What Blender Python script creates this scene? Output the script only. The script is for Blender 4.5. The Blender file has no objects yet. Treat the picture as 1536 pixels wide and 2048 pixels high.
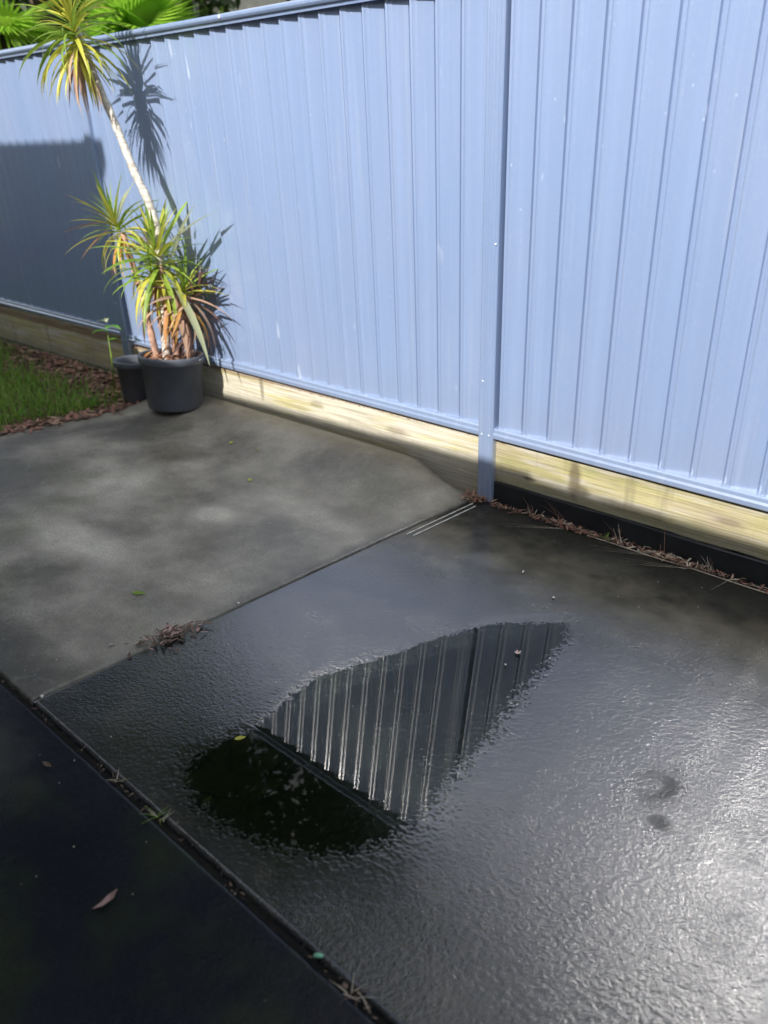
import bpy, bmesh, math, random
import numpy as np
from mathutils import Vector, Matrix, Euler
random.seed(7); rng = np.random.default_rng(11)
S = bpy.context.scene
C = S.collection
R = math.radians

# ------------------------------------------------------------------ camera
cam_d = bpy.data.cameras.new('camera'); cam = bpy.data.objects.new('camera', cam_d); C.objects.link(cam)
cam_d.sensor_fit = 'VERTICAL'; cam_d.sensor_height = 36.0; cam_d.sensor_width = 27.0
cam_d.lens = 1524.85 / 2048 * 36.0
fw = Vector((-0.60080543, 0.69878153, -0.38824891)); rt = Vector((0.75147151, 0.65933583, 0.02380828)); up = Vector((-0.2726232, 0.27745386, 0.92124695))
m = Matrix((rt, up, -fw)).transposed().to_4x4(); m.translation = Vector((2.08463536, -2.94265214, 1.36924764))
cam.matrix_world = m
cam_d.clip_start = 0.05; cam_d.clip_end = 400
cam_d.dof.use_dof = True; cam_d.dof.focus_distance = 2.65; cam_d.dof.aperture_fstop = 2.2
S.camera = cam

# ------------------------------------------------------------------ light
SD = Vector((-.085, .410, -.275)).normalized()           # direction the sunlight travels
sun_el = math.asin(-SD.z); to_sun = -SD
W = bpy.data.worlds.new('World'); S.world = W; W.use_nodes = True
wn = W.node_tree.nodes; bg = wn['Background']
sky = wn.new('ShaderNodeTexSky'); sky.sky_type = 'NISHITA'; sky.sun_disc = False
sky.sun_elevation = sun_el; sky.sun_rotation = math.atan2(to_sun.x, to_sun.y)
sky.dust_density = 1.5; sky.air_density = 1.0; sky.ozone_density = 1.0
# broken bright cloud over the whole sky
def _w():
    L = W.node_tree.links
    tc = wn.new('ShaderNodeTexCoord'); sp = wn.new('ShaderNodeSeparateXYZ'); L.new(tc.outputs['Generated'], sp.inputs[0])
    zz = wn.new('ShaderNodeMath'); zz.operation = 'ADD'; L.new(sp.outputs[2], zz.inputs[0]); zz.inputs[1].default_value = .18
    dv = wn.new('ShaderNodeVectorMath'); dv.operation = 'DIVIDE'; L.new(tc.outputs['Generated'], dv.inputs[0]); L.new(zz.outputs[0], dv.inputs[1])
    n = wn.new('ShaderNodeTexNoise'); of = wn.new('ShaderNodeVectorMath'); of.operation = 'ADD'; L.new(dv.outputs[0], of.inputs[0]); of.inputs[1].default_value = COFF; L.new(of.outputs[0], n.inputs['Vector']); n.inputs['Scale'].default_value = 1.3; n.inputs['Detail'].default_value = 7; n.inputs['Roughness'].default_value = .55
    r = wn.new('ShaderNodeValToRGB'); L.new(n.outputs[0], r.inputs[0]); r.color_ramp.elements[0].position = .44; r.color_ramp.elements[1].position = .60
    mx = wn.new('ShaderNodeMix'); mx.data_type = 'RGBA'; L.new(r.outputs[0], mx.inputs[0]); L.new(sky.outputs[0], mx.inputs[6]); mx.inputs[7].default_value = (CLOUD, CLOUD, CLOUD * .97, 1)
    L.new(mx.outputs[2], bg.inputs[0])
CLOUD = 6.5; COFF = (7., 4., 0.)
_w(); bg.inputs[1].default_value = 0.15
sl = bpy.data.lights.new('sun', 'SUN'); sl.energy = 4.1; sl.angle = R(.55); sl.color = (1, .96, .91)
so = bpy.data.objects.new('sun', sl); C.objects.link(so); so.rotation_euler = SD.to_track_quat('-Z', 'Y').to_euler(); so.location = (2, -6, 8)
S.view_settings.view_transform = 'Standard'; S.view_settings.look = 'None'
S.view_settings.exposure = 0.72; S.view_settings.gamma = 1; S.view_settings.use_curve_mapping = False
S.cycles.max_bounces = 8; S.cycles.transparent_max_bounces = 12; S.cycles.sample_clamp_indirect = 60

# ------------------------------------------------------------------ node helpers
class NT:
    def __init__(s, name):
        s.m = bpy.data.materials.new(name); s.m.use_nodes = True; s.t = s.m.node_tree; s.n = s.t.nodes; s.l = s.t.links
        s.b = s.n['Principled BSDF']; s.out = s.n['Material Output']
    def lk(s, a, b): s.l.new(a, b)
    def val(s, sock, v):
        if isinstance(v, bpy.types.NodeSocket): s.l.new(v, sock)
        else: sock.default_value = v
    def coord(s, kind='Object'): return s.n.new('ShaderNodeTexCoord').outputs[kind]
    def mapping(s, v, sc=(1, 1, 1), loc=(0, 0, 0), rot=(0, 0, 0)):
        q = s.n.new('ShaderNodeMapping'); s.lk(v, q.inputs[0]); q.inputs[1].default_value = loc; q.inputs[2].default_value = rot; q.inputs[3].default_value = sc; return q.outputs[0]
    def noise(s, v, scale, det=4, rough=.55, dist=0):
        q = s.n.new('ShaderNodeTexNoise'); s.lk(v, q.inputs['Vector']); q.inputs['Scale'].default_value = scale; q.inputs['Detail'].default_value = det; q.inputs['Roughness'].default_value = rough; q.inputs['Distortion'].default_value = dist; return q.outputs[0]
    def vor(s, v, scale, feat='F1'):
        q = s.n.new('ShaderNodeTexVoronoi'); s.lk(v, q.inputs['Vector']); q.feature = feat; q.inputs['Scale'].default_value = scale; return q.outputs['Distance']
    def ramp(s, f, stops):
        q = s.n.new('ShaderNodeValToRGB'); s.lk(f, q.inputs[0]); e = q.color_ramp.elements
        while len(e) < len(stops): e.new(.5)
        for i, (p, c) in enumerate(stops):
            e[i].position = p; e[i].color = (c, c, c, 1) if isinstance(c, (int, float)) else (*c, 1)
        return q.outputs[0]
    def mix(s, f, a, b, mode='MIX'):
        q = s.n.new('ShaderNodeMix'); q.data_type = 'RGBA'; q.blend_type = mode; s.val(q.inputs[0], f)
        for i, v in ((6, a), (7, b)):
            if isinstance(v, tuple): v = (*v[:3], 1)
            s.val(q.inputs[i], v)
        return q.outputs[2]
    def math(s, op, a, b=0., c=0., clamp=False):
        q = s.n.new('ShaderNodeMath'); q.operation = op; q.use_clamp = clamp
        s.val(q.inputs[0], a); s.val(q.inputs[1], b)
        if op == 'MULTIPLY_ADD': s.val(q.inputs[2], c)
        return q.outputs[0]
    def sep(s, v):
        q = s.n.new('ShaderNodeSeparateXYZ'); s.lk(v, q.inputs[0]); return q.outputs
    def bump(s, h, strength, dist, prev=None):
        q = s.n.new('ShaderNodeBump'); s.lk(h, q.inputs['Height']); s.val(q.inputs['Strength'], strength); q.inputs['Distance'].default_value = dist
        if prev: s.lk(prev, q.inputs['Normal'])
        return q.outputs[0]
    def blob(s, v, cx, cy, r, rx=1., ry=1., soft=.5, wob=.0, nz=None):
        """soft spot on the ground plane: 1 inside, 0 outside"""
        q = s.mapping(v, (1 / (r * rx), 1 / (r * ry), 0), (-cx / (r * rx), -cy / (r * ry), 0))
        L = s.n.new('ShaderNodeVectorMath'); L.operation = 'LENGTH'; s.lk(q, L.inputs[0]); d = L.outputs['Value']
        if nz: d = s.math('MULTIPLY_ADD', nz, wob, d)
        mr = s.n.new('ShaderNodeMapRange'); mr.interpolation_type = 'SMOOTHSTEP'; s.lk(d, mr.inputs[0]); mr.inputs[1].default_value = 1 + wob * .5; mr.inputs[2].default_value = 1 - soft + wob * .5; mr.inputs[3].default_value = 0; mr.inputs[4].default_value = 1
        return mr.outputs[0]
    def set(s, **k):
        for a, v in k.items():
            s.val(s.b.inputs[a.replace('_', ' ')], (*v, 1) if isinstance(v, tuple) and len(v) == 3 else v)
        return s.m

def simple(name, col, rough=.6, var=.25, scale=30, spec=.5, bump=0., extra=None):
    q = NT(name); v = q.coord(); n = q.noise(v, scale, 5)
    d = tuple(c * (1 - var) for c in col); l = tuple(min(1, c * (1 + var)) for c in col)
    q.set(Base_Color=q.ramp(n, [(.3, d), (.7, l)]), Roughness=rough, Specular_IOR_Level=spec)
    if bump: q.lk(q.bump(n, .6, bump), q.b.inputs['Normal'])
    if extra: extra(q)
    return q.m

# ---------------- paint of the fence
def paint(name, col, marks=True):
    q = NT(name); v = q.coord()
    big = q.noise(q.mapping(v, (1.2, 1.2, .5)), 2.2, 4)
    streak = q.noise(q.mapping(v, (26, 26, .8)), 1.0, 4)
    base = q.mix(q.ramp(big, [(.35, 0.), (.7, 1.)]), col, tuple(c * s for c, s in zip(col, (1.10, 1.03, 1.0))))
    base = q.mix(q.math('MULTIPLY', q.ramp(streak, [(.45, 0.), (.75, 1.)]), .22), base, tuple(min(1, c * 1.3 + .03) for c in col))
    dust = q.noise(v, 60, 5, .7)
    base = q.mix(q.math('MULTIPLY', q.ramp(dust, [(.5, 0.), (.8, 1.)]), .10), base, (.5, .52, .55))
    if marks:   # sparse pale scuffs and hose-spray spots, taller than wide
        a = q.noise(q.mapping(v, (22, 22, 5.5), (3.1, 1.7, .4)), 1.0, 1.5, .4)
        gate = q.noise(q.mapping(v, (2.1, 2.1, 1.6)), 1.0, 2)
        mk = q.math('MULTIPLY', q.ramp(a, [(.735, 0.), (.77, 1.)]), q.ramp(gate, [(.45, 0.), (.6, 1.)]))
        sp = q.math('MULTIPLY', q.ramp(q.vor(q.mapping(v, (16, 16, 13)), 1.0), [(.055, 1.), (.085, 0.)]), q.ramp(gate, [(.52, 0.), (.62, 1.)]))
        base = q.mix(q.math('MULTIPLY', q.math('MAXIMUM', mk, q.math('MULTIPLY', sp, .6)), .5), base, (.62, .68, .78))
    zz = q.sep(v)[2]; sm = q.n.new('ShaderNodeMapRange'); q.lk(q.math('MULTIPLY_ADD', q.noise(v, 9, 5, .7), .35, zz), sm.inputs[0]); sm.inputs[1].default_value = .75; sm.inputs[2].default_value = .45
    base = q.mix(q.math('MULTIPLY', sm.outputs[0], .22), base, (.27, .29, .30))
    dr = q.noise(q.mapping(v, (40, 40, 1.1), (5, 2, 9)), 1.0, 3, .5)
    base = q.mix(q.math('MULTIPLY', q.ramp(dr, [(.60, 0.), (.72, 1.)]), .14), base, (.45, .50, .58))
    q.set(Base_Color=base, Roughness=q.ramp(dust, [(.2, .27), (.8, .36)]), Specular_IOR_Level=.9, Coat_Weight=1., Coat_Roughness=.15, Coat_IOR=2.0)
    w = q.noise(q.mapping(v, (3, 3, .9)), 1.6, 2)
    q.lk(q.bump(w, .2, .004), q.b.inputs['Normal'])
    return q.m
M = {}
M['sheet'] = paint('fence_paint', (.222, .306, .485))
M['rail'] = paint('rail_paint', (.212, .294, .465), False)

# ---------------- timber sleepers
def timber(name, tint=1., pl=.50):
    q = NT(name); v = q.coord()
    g = q.noise(q.mapping(v, (1.4, 10, 26)), 1.0, 6, .6, .6)
    big = q.noise(q.mapping(v, (2.0, 3, 6)), 1.3, 3)
    col = q.ramp(g, [(.25, (.34 * tint, .30 * tint, .15 * tint)), (.5, (.55 * tint, .50 * tint, .25 * tint)), (.75, (.68 * tint, .61 * tint, .36 * tint))])
    col = q.mix(q.ramp(big, [(.45, 0.), (.72, 1.)]), col, (.50 * tint, .42 * tint, .33 * tint))
    gr = q.noise(q.mapping(v, (2.6, 5, 9), (3, 1, 2)), 1.5, 4)
    col = q.mix(q.math('MULTIPLY', q.ramp(gr, [(.52, 0.), (.72, 1.)]), .5), col, (.24, .26, .10))
    xyz = q.sep(v); z = xyz[2]
    cb = q.n.new('ShaderNodeCombineXYZ'); q.lk(xyz[0], cb.inputs[0]); q.lk(z, cb.inputs[1]); vz = cb.outputs[0]
    pale = q.noise(q.mapping(v, (1.1, 4, 11), (6, 0, 2)), 1.4, 5, .6)
    col = q.mix(q.math('MULTIPLY', q.ramp(pale, [(pl, 0.), (pl + .10, 1.)]), .75), col, (.66 * tint, .62 * tint, .54 * tint))
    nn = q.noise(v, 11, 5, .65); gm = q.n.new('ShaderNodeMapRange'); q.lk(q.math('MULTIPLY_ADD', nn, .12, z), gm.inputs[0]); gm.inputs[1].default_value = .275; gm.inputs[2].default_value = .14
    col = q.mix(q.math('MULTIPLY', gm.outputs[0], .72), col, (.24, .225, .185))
    fg = q.noise(q.mapping(v, (2.2, 30, 190)), 1.0, 3, .6)
    col = q.mix(q.math('MULTIPLY', q.ramp(fg, [(.42, 1.), (.52, 0.)]), .5), col, (.20, .165, .09))
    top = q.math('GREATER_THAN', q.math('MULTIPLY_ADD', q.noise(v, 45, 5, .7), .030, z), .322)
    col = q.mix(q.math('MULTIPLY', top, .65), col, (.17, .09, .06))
    for (kx, kz, kr, rx, rz, kk) in ((.665, .23, .10, .42, 1.3, .75), (.70, .175, .045, 1.8, .8, .7), (.95, .16, .10, 2.5, .35, .5), (.44, .165, .030, 1.5, .5, .9), (1.32, .22, .05, 1.6, .5, .5), (-.35, .22, .06, 2., .5, .5), (-1.42, .26, .08, .3, 1.3, .6), (-.95, .25, .05, 1.6, .6, .4)):
        col = q.mix(q.math('MULTIPLY', q.blob(vz, kx, kz, kr, rx, rz, .7, .9, nn), kk), col, (.10, .08, .05))
    dark = q.ramp(q.noise(q.mapping(v, (9, 5, 1.2), (0, 0, 5)), 1.0, 4), [(.60, 0.), (.72, .5)])
    col = q.mix(dark, col, (.17, .15, .10))
    q.set(Base_Color=col, Roughness=.75, Specular_IOR_Level=.25)
    q.lk(q.bump(fg, .6, .003, q.bump(g, .7, .004)), q.b.inputs['Normal'])
    return q.m
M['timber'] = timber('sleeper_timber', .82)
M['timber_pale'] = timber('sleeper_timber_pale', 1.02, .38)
M['plinth'] = simple('black_plastic', (.018, .020, .022), .45, .3, 9, .4, .002)

# ---------------- concrete
def concrete(name, wet):
    """wet: 'A' the soaked slab with the puddle, 'B' the drying slab, 'C' the dark slab in front"""
    q = NT(name); v = q.coord(); nz = q.noise(v, 2.3, 5, .6); n2 = q.noise(v, 7.5, 6, .62); fine = q.noise(v, 120, 3, .6)
    grain = q.noise(v, 210, 2, .5)
    pits = q.ramp(q.vor(v, 38), [(.03, 1.), (.07, 0.)])
    speck = q.ramp(q.vor(q.mapping(v, loc=(7, 3, 0)), 17), [(.022, 1.), (.034, 0.)])
    if wet == 'B':
        dry = (.42, .392, .325); damp = (.125, .113, .090)
        f = q.ramp(nz, [(.36, .02), (.66, .70)])
        for (x, y, r, rx, ry, k) in ((-.55, -1.05, .17, 1., .7, .8), (-.75, -1.62, .42, 1.2, .42, .8), (-.25, -.75, .26, 1.6, .6, .5), (-1.2, -1.2, .5, 1, .5, .35)):
            f = q.math('ADD', f, q.math('MULTIPLY', q.blob(v, x, y, r, rx, ry, .8, .9, n2), k), clamp=True)
        wetf = q.math('MAXIMUM', q.blob(v, .2, -.9, 1., .12, 1.6, .9, .5, n2), q.blob(v, -.15, -2.2, .5, 1.4, .42, .9, .8, n2))
        wetf = q.math('MAXIMUM', wetf, q.math('MULTIPLY', q.blob(v, -1.85, -.62, .42, .9, 1., .9, .8, n2), .75))
        wetf = q.math('MAXIMUM', wetf, q.math('MULTIPLY', q.blob(v, -1.7, -1.9, .9, 1., 1., .9, .8, n2), .6))
        f = q.math('MULTIPLY', f, q.math('SUBTRACT', 1., wetf))
        col = q.mix(f, damp, dry)
        gz = q.noise(q.mapping(v, loc=(4, 9, 0)), 1.9, 4)
        col = q.mix(q.math('MULTIPLY', q.ramp(gz, [(.55, 0.), (.72, 1.)]), .5), col, (.10, .105, .05))
        col = q.mix(q.math('MULTIPLY', q.blob(v, -.62, -2.05, .2, 1., 1., .9, .5, n2), .6), col, (.06, .07, .02))
        col = q.mix(q.math('MULTIPLY', wetf, .7), col, (.050, .050, .047))
        rim = q.blob(v, -.9, -.075, 1., 1.4, .045, .9, .3, n2)
        col = q.mix(q.math('MULTIPLY', rim, .6), col, (.27, .25, .20))
        td = q.noise(q.mapping(v, loc=(1, 2, 0)), 1.7, 6, .6)
        col = q.mix(q.math('MULTIPLY', q.ramp(td, [(.475, 0.), (.495, 1.), (.515, .0)]), .22), col, (.27, .26, .23))
        sand = q.noise(v, 260, 3, .8); col = q.mix(.45, col, q.mix(1., col, q.ramp(sand, [(.35, .45), (.65, 1.55)]), 'MULTIPLY'))
        rough = q.math('MULTIPLY_ADD', f, .38, .38)
        col = q.mix(.35, col, q.mix(1., col, q.ramp(n2, [(.3, .55), (.7, 1.35)]), 'MULTIPLY'))
        bs = .35; spec = .4; coat = 0.
    elif wet == 'A':
        base = (.022, .0225, .022); dry = (.030, .029, .025)
        X, Y_, Z = q.sep(v)
        # strip along the fence has started to dry; brownish
        mr = q.n.new('ShaderNodeMapRange'); q.lk(q.math('MULTIPLY_ADD', nz, .5, Y_), mr.inputs[0]); mr.inputs[1].default_value = -.75; mr.inputs[2].default_value = .05
        f = q.math('MULTIPLY', mr.outputs[0], q.ramp(n2, [(.3, .4), (.65, 1.)]))
        col = q.mix(f, base, dry)
        for (x, y, r, k) in ((.62, -.55, .12, .5), (.50, -.72, .09, .6), (.72, -1.12, .14, .5), (.42, -1.35, .1, .35), (.95, -.3, .2, .25)):
            col = q.mix(q.math('MULTIPLY', q.blob(v, x, y, r, 1.3, .8, .8, .9, n2), k), col, (.11, .105, .09))
        silt = q.noise(q.mapping(v, loc=(3, 6, 0)), 5.5, 6, .7)
        col = q.mix(q.math('MULTIPLY', q.ramp(silt, [(.52, 0.), (.66, 1.)]), .55), col, (.060, .057, .046))
        moss_tree_refl = q.math('MULTIPLY', q.blob(v, .98, -2.02, .42, 1.3, .6, .8, .8, n2), .85)  # moss, with the dark tree reflection on rough concrete painted in too
        col = q.mix(moss_tree_refl, col, (.012, .016, .008))
        feet = q.math('MAXIMUM', q.blob(v, 1.645, -1.335, .105, .75, 1.25, .9, .9, q.noise(v, 14, 2)), q.blob(v, 1.69, -1.45, .035, 1.2, 1., .7, .5, n2))
        # open ring in the middle of the wet footprint
        ring = q.blob(v, 1.625, -1.335, .045, .8, 1.2, .8, .5, n2)
        feet = q.math('MULTIPLY', q.math('SUBTRACT', feet, q.math('MULTIPLY', ring, .75), clamp=True), .55)
        col = q.mix(q.math('MULTIPLY', feet, .8), col, (.010, .010, .010))
        rough = q.math('MULTIPLY_ADD', f, .34, .20)
        rough = q.math('MULTIPLY_ADD', feet, .35, rough)
        bs = q.math('SUBTRACT', .95, q.math('MAXIMUM', q.math('MULTIPLY', f, .55), q.math('MULTIPLY', feet, 1.2)))
        bs = q.math('MULTIPLY', bs, q.ramp(q.noise(q.mapping(v, loc=(8, 1, 0)), 4.5, 4, .6), [(.35, .55), (.68, 1.)]))
        at = q.n.new('ShaderNodeAttribute'); at.attribute_name = 'shore'
        bs = q.math('MULTIPLY', bs, at.outputs['Fac'])
        spec = q.math('SUBTRACT', .56, q.math('ADD', q.math('ADD', q.math('MULTIPLY', feet, .5), q.math('MULTIPLY', moss_tree_refl, .35)), q.math('MULTIPLY', f, .6)), clamp=True); coat = q.math('SUBTRACT', .80, q.math('ADD', q.math('ADD', feet, q.math('MULTIPLY', moss_tree_refl, .45)), f), clamp=True)
    else:
        col = q.mix(q.ramp(nz, [(.35, 0.), (.7, 1.)]), (.004, .005, .009), (.009, .011, .015))
        gz = q.noise(q.mapping(v, loc=(2, 5, 0)), 3.2, 4)
        col = q.mix(q.math('MULTIPLY', q.ramp(gz, [(.5, 0.), (.68, 1.)]), .8), col, (.016, .022, .009))
        dryc = q.blob(v, .1, -2.45, .35, 1.6, .6, .9, .9, n2)
        col = q.mix(q.math('MULTIPLY', dryc, .6), col, (.065, .063, .055))
        rough = .27; bs = 1.; spec = .20; coat = 0.
    col = q.mix(q.math('MULTIPLY', q.ramp(fine, [(.35, 1.), (.6, 0.)]), .35), col, q.mix(1., col, (.45, .45, .45), 'MULTIPLY'))
    col = q.mix(q.math('MULTIPLY', pits, .5), col, (.012, .012, .011))
    col = q.mix(q.math('MULTIPLY', speck, .7), col, (.32, .31, .27))
    q.set(Base_Color=col, Roughness=rough, Specular_IOR_Level=spec, Coat_Weight=coat, Coat_Roughness=.16)
    b1 = q.bump(q.math('MULTIPLY_ADD', q.vor(v, 250), 1., q.math('MULTIPLY', grain, .8)), bs, -.0005 if wet != 'B' else -.0008)
    b2 = q.bump(q.noise(v, 330, 2, .6), bs, .00025 if wet != 'B' else .0012, b1)
    q.lk(b2, q.b.inputs['Normal']); q.lk(b2, q.b.inputs['Coat Normal'])
    return q.m
M['concA'] = concrete('wet_concrete', 'A'); M['concB'] = concrete('drying_concrete', 'B'); M['concC'] = concrete('dark_wet_concrete', 'C')

# water sheet
def water():
    q = NT('puddle_water'); v = q.coord()
    q.n.remove(q.b)
    fr = q.n.new('ShaderNodeFresnel'); fr.inputs[0].default_value = 1.34
    tr = q.n.new('ShaderNodeBsdfTransparent'); tr.inputs[0].default_value = (.62, .68, .60, 1)
    gl = q.n.new('ShaderNodeBsdfGlossy'); gl.inputs['Roughness'].default_value = .0; gl.inputs[0].default_value = (1, 1, 1, 1)
    b = q.bump(q.noise(v, 3, 1), .05, .0010)
    q.lk(b, gl.inputs['Normal']); q.lk(b, fr.inputs['Normal'])
    ms = q.n.new('ShaderNodeMixShader'); q.lk(fr.outputs[0], ms.inputs[0]); q.lk(tr.outputs[0], ms.inputs[1]); q.lk(gl.outputs[0], ms.inputs[2])
    q.lk(ms.outputs[0], q.out.inputs[0]); return q.m
M['water'] = water()
M['soil'] = simple('soil', (.055, .038, .026), .9, .5, 14, .2, .02)
M['lawn'] = simple('lawn_soil', (.045, .055, .02), .9, .5, 6, .2, .02)
M['joint'] = simple('joint_dirt', (.012, .011, .010), .8, .5, 60, .2, .004)
M['pot'] = simple('pot_plastic', (.095, .105, .125), .42, .25, 6, .5, .0006)
M['bark'] = simple('cane_bark', (.62, .57, .50), .8, .35, 38, .2, .004)
M['bark_dark'] = simple('tree_bark', (.11, .085, .06), .9, .4, 12, .2, .02)
M['bark'] = simple('cane_bark', (.58, .54, .47), .8, .35, 38, .2, .004, lambda q: q.lk(q.mix(q.math('MULTIPLY', q.ramp(q.noise(q.mapping(q.coord(), (4, 4, 60)), 1., 3), [(.5, 0.), (.62, 1.)]), .55), q.b.inputs['Base Color'].links[0].from_socket, (.24, .20, .16)), q.b.inputs['Base Color']))
M['cane'] = simple('lower_cane', (.42, .26, .19), .75, .45, 30, .25, .003)
def leafmat(name, a, b, rough=.4, trans=.35):
    q = NT(name); v = q.coord(); g = q.coord('Generated')
    oi = q.n.new('ShaderNodeObjectInfo').outputs['Random']
    c = q.mix(q.math('FRACT', q.math('ADD', q.noise(v, 6, 3), oi)), a, b)
    q.set(Base_Color=c, Roughness=rough, Specular_IOR_Level=.45)
    tl = q.n.new('ShaderNodeBsdfTranslucent'); q.lk(c, tl.inputs[0])
    ms = q.n.new('ShaderNodeMixShader'); ms.inputs[0].default_value = trans
    q.lk(q.b.outputs[0], ms.inputs[1]); q.lk(tl.outputs[0], ms.inputs[2]); q.lk(ms.outputs[0], q.out.inputs[0])
    return q.m
M['lf_green'] = leafmat('leaf_green', (.17, .29, .04), (.32, .44, .06))
M['lf_yel'] = leafmat('leaf_yellow_green', (.42, .46, .06), (.62, .56, .09))
M['lf_org'] = leafmat('leaf_orange', (.60, .36, .09), (.55, .22, .09))
M['lf_dead'] = leafmat('leaf_dead', (.36, .20, .14), (.46, .32, .22), .7, .15)
M['lf_pale'] = leafmat('leaf_pale', (.48, .52, .30), (.60, .62, .42))
M['tree_lf'] = leafmat('tree_leaves', (.018, .038, .008), (.04, .075, .012), .6, .2)
M['tree_lf2'] = leafmat('tree_leaves_light', (.045, .09, .013), (.09, .16, .02), .6, .25)
M['palm_lf'] = leafmat('palm_leaves', (.24, .48, .04), (.42, .64, .07), .4, .45)
M['grass'] = leafmat('grass_blades', (.13, .27, .03), (.26, .42, .06), .6, .4)
M['litter'] = simple('leaf_litter', (.25, .13, .095), .8, .55, 45, .2)
M['litter_dk'] = simple('leaf_litter_dark', (.11, .075, .055), .8, .5, 45, .3)
M['pale_blade'] = simple('dry_straw', (.42, .36, .28), .7, .3, 30, .3)
M['pale_line'] = simple('painted_reflection', (.60, .60, .56), .6, .25, 120, .3)  # pale colour of the painted post reflection
M['white'] = simple('pale_pebble', (.62, .58, .52), .6, .2, 60, .3)
M['pink'] = simple('pink_petal', (.70, .42, .38), .6, .25, 60, .3)
M['brownleaf'] = simple('brown_leaf', (.30, .19, .17), .55, .25, 60, .4)
M['screw'] = simple('screw_metal', (.55, .60, .66), .3, .1, 60, .7)
M['render'] = simple('cream_render', (.60, .55, .45), .85, .1, 4)
M['wallgrey'] = simple('house_wall', (.22, .21, .20), .85, .1, 4)
M['rooftile'] = simple('roof_metal', (.12, .13, .15), .5, .2, 3)
M['glass'] = simple('window_glass', (.02, .025, .03), .08, .1, 3, .8)

# ------------------------------------------------------------------ mesh helpers
def mesh(name, vs, fs, mats, smooth=False, mi=None):
    me = bpy.data.meshes.new(name); me.from_pydata([tuple(v) for v in vs], [], fs)
    for x in (mats if isinstance(mats, (list, tuple)) else [mats]): me.materials.append(x)
    if smooth: me.polygons.foreach_set('use_smooth', [True] * len(me.polygons))
    if mi is not None: me.polygons.foreach_set('material_index', mi)
    me.update(); return me
def obj(name, me, parent=None, label=None, cat=None, group=None, kind=None, loc=None, rot=None, sc=None):
    o = bpy.data.objects.new(name, me); C.objects.link(o)
    if parent: o.parent = parent
    if loc is not None: o.location = loc
    if rot is not None: o.rotation_euler = rot
    if sc is not None: o.scale = sc if isinstance(sc, (tuple, list)) else (sc, sc, sc)
    for k, v in (('label', label), ('category', cat), ('group', group), ('kind', kind)):
        if v: o[k] = v
    return o
class MB:
    def __init__(s): s.v = []; s.f = []; s.mi = []
    def add(s, vs, fs, mi=0):
        n = len(s.v); s.v += [tuple(x) for x in vs]; s.f += [tuple(i + n for i in f) for f in fs]; s.mi += [mi] * len(fs)
    def box(s, a, b, mi=0):
        x0, y0, z0 = a; x1, y1, z1 = b
        s.add([(x0, y0, z0), (x1, y0, z0), (x1, y1, z0), (x0, y1, z0), (x0, y0, z1), (x1, y0, z1), (x1, y1, z1), (x0, y1, z1)],
              [(0, 3, 2, 1), (4, 5, 6, 7), (0, 1, 5, 4), (1, 2, 6, 5), (2, 3, 7, 6), (3, 0, 4, 7)], mi)
    def tube(s, pts, rad, n=8, mi=0, cap=True):
        pts = [Vector(p) for p in pts]; rings = []
        for i, p in enumerate(pts):
            t = (pts[min(i + 1, len(pts) - 1)] - pts[max(i - 1, 0)]).normalized()
            a = t.orthogonal().normalized() if i == 0 else (pa - t * pa.dot(t)).normalized()
            pa = a; b = t.cross(a); r = rad[i] if isinstance(rad, (list, tuple)) else rad
            rings.append([p + (a * math.cos(k * 2 * math.pi / n) + b * math.sin(k * 2 * math.pi / n)) * r for k in range(n)])
        vs = [q for rg in rings for q in rg]; fs = []
        for i in range(len(pts) - 1):
            for k in range(n): fs.append((i * n + k, i * n + (k + 1) % n, (i + 1) * n + (k + 1) % n, (i + 1) * n + k))
        if cap: fs.append(tuple(range(n - 1, -1, -1))); fs.append(tuple((len(pts) - 1) * n + k for k in range(n)))
        s.add(vs, fs, mi)
    def lathe(s, prof, n=40, mi=0):
        vs = [(r * math.cos(2 * math.pi * k / n), r * math.sin(2 * math.pi * k / n), z) for r, z in prof for k in range(n)]
        fs = [(i * n + k, i * n + (k + 1) % n, (i + 1) * n + (k + 1) % n, (i + 1) * n + k) for i in range(len(prof) - 1) for k in range(n)]
        s.add(vs, fs, mi)
    def mesh(s, name, mats, smooth=False): return mesh(name, s.v, s.f, mats, smooth, s.mi)
def extrude_profile(prof, axis, a, b, closed=True, seg=1):
    """prof: 2-D points; axis 'z' -> (x,y) profile along z; axis 'x' -> (y,z) profile along x"""
    vs = []; n = len(prof)
    for i in range(seg + 1):
        t = a + (b - a) * i / seg
        for p in prof: vs.append((p[0], p[1], t) if axis == 'z' else (t, p[0], p[1]))
    fs = []
    for i in range(seg):
        for k in range(n if closed else n - 1):
            fs.append((i * n + k, i * n + (k + 1) % n, (i + 1) * n + (k + 1) % n, (i + 1) * n + k))
    if closed: fs += [tuple(range(n))[::-1], tuple(seg * n + k for k in range(n))]
    return vs, fs
def bevel_obj(o, w, seg=2):
    b = o.modifiers.new('bevel', 'BEVEL'); b.width = w; b.segments = seg; b.limit_method = 'ANGLE'; b.angle_limit = R(40)
def vnoise(X, Y, scale, seed):
    """smooth value noise in numpy; scale = cells per metre"""
    g = np.random.default_rng(seed).random((257, 257)); x = X * scale; y = Y * scale
    xi = np.floor(x).astype(int); yi = np.floor(y).astype(int); fx = x - xi; fy = y - yi
    fx = fx * fx * (3 - 2 * fx); fy = fy * fy * (3 - 2 * fy)
    a = g[xi % 257, yi % 257]; b = g[(xi + 1) % 257, yi % 257]; c = g[xi % 257, (yi + 1) % 257]; d = g[(xi + 1) % 257, (yi + 1) % 257]
    return (a * (1 - fx) + b * fx) * (1 - fy) + (c * (1 - fx) + d * fx) * fy - .5
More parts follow.
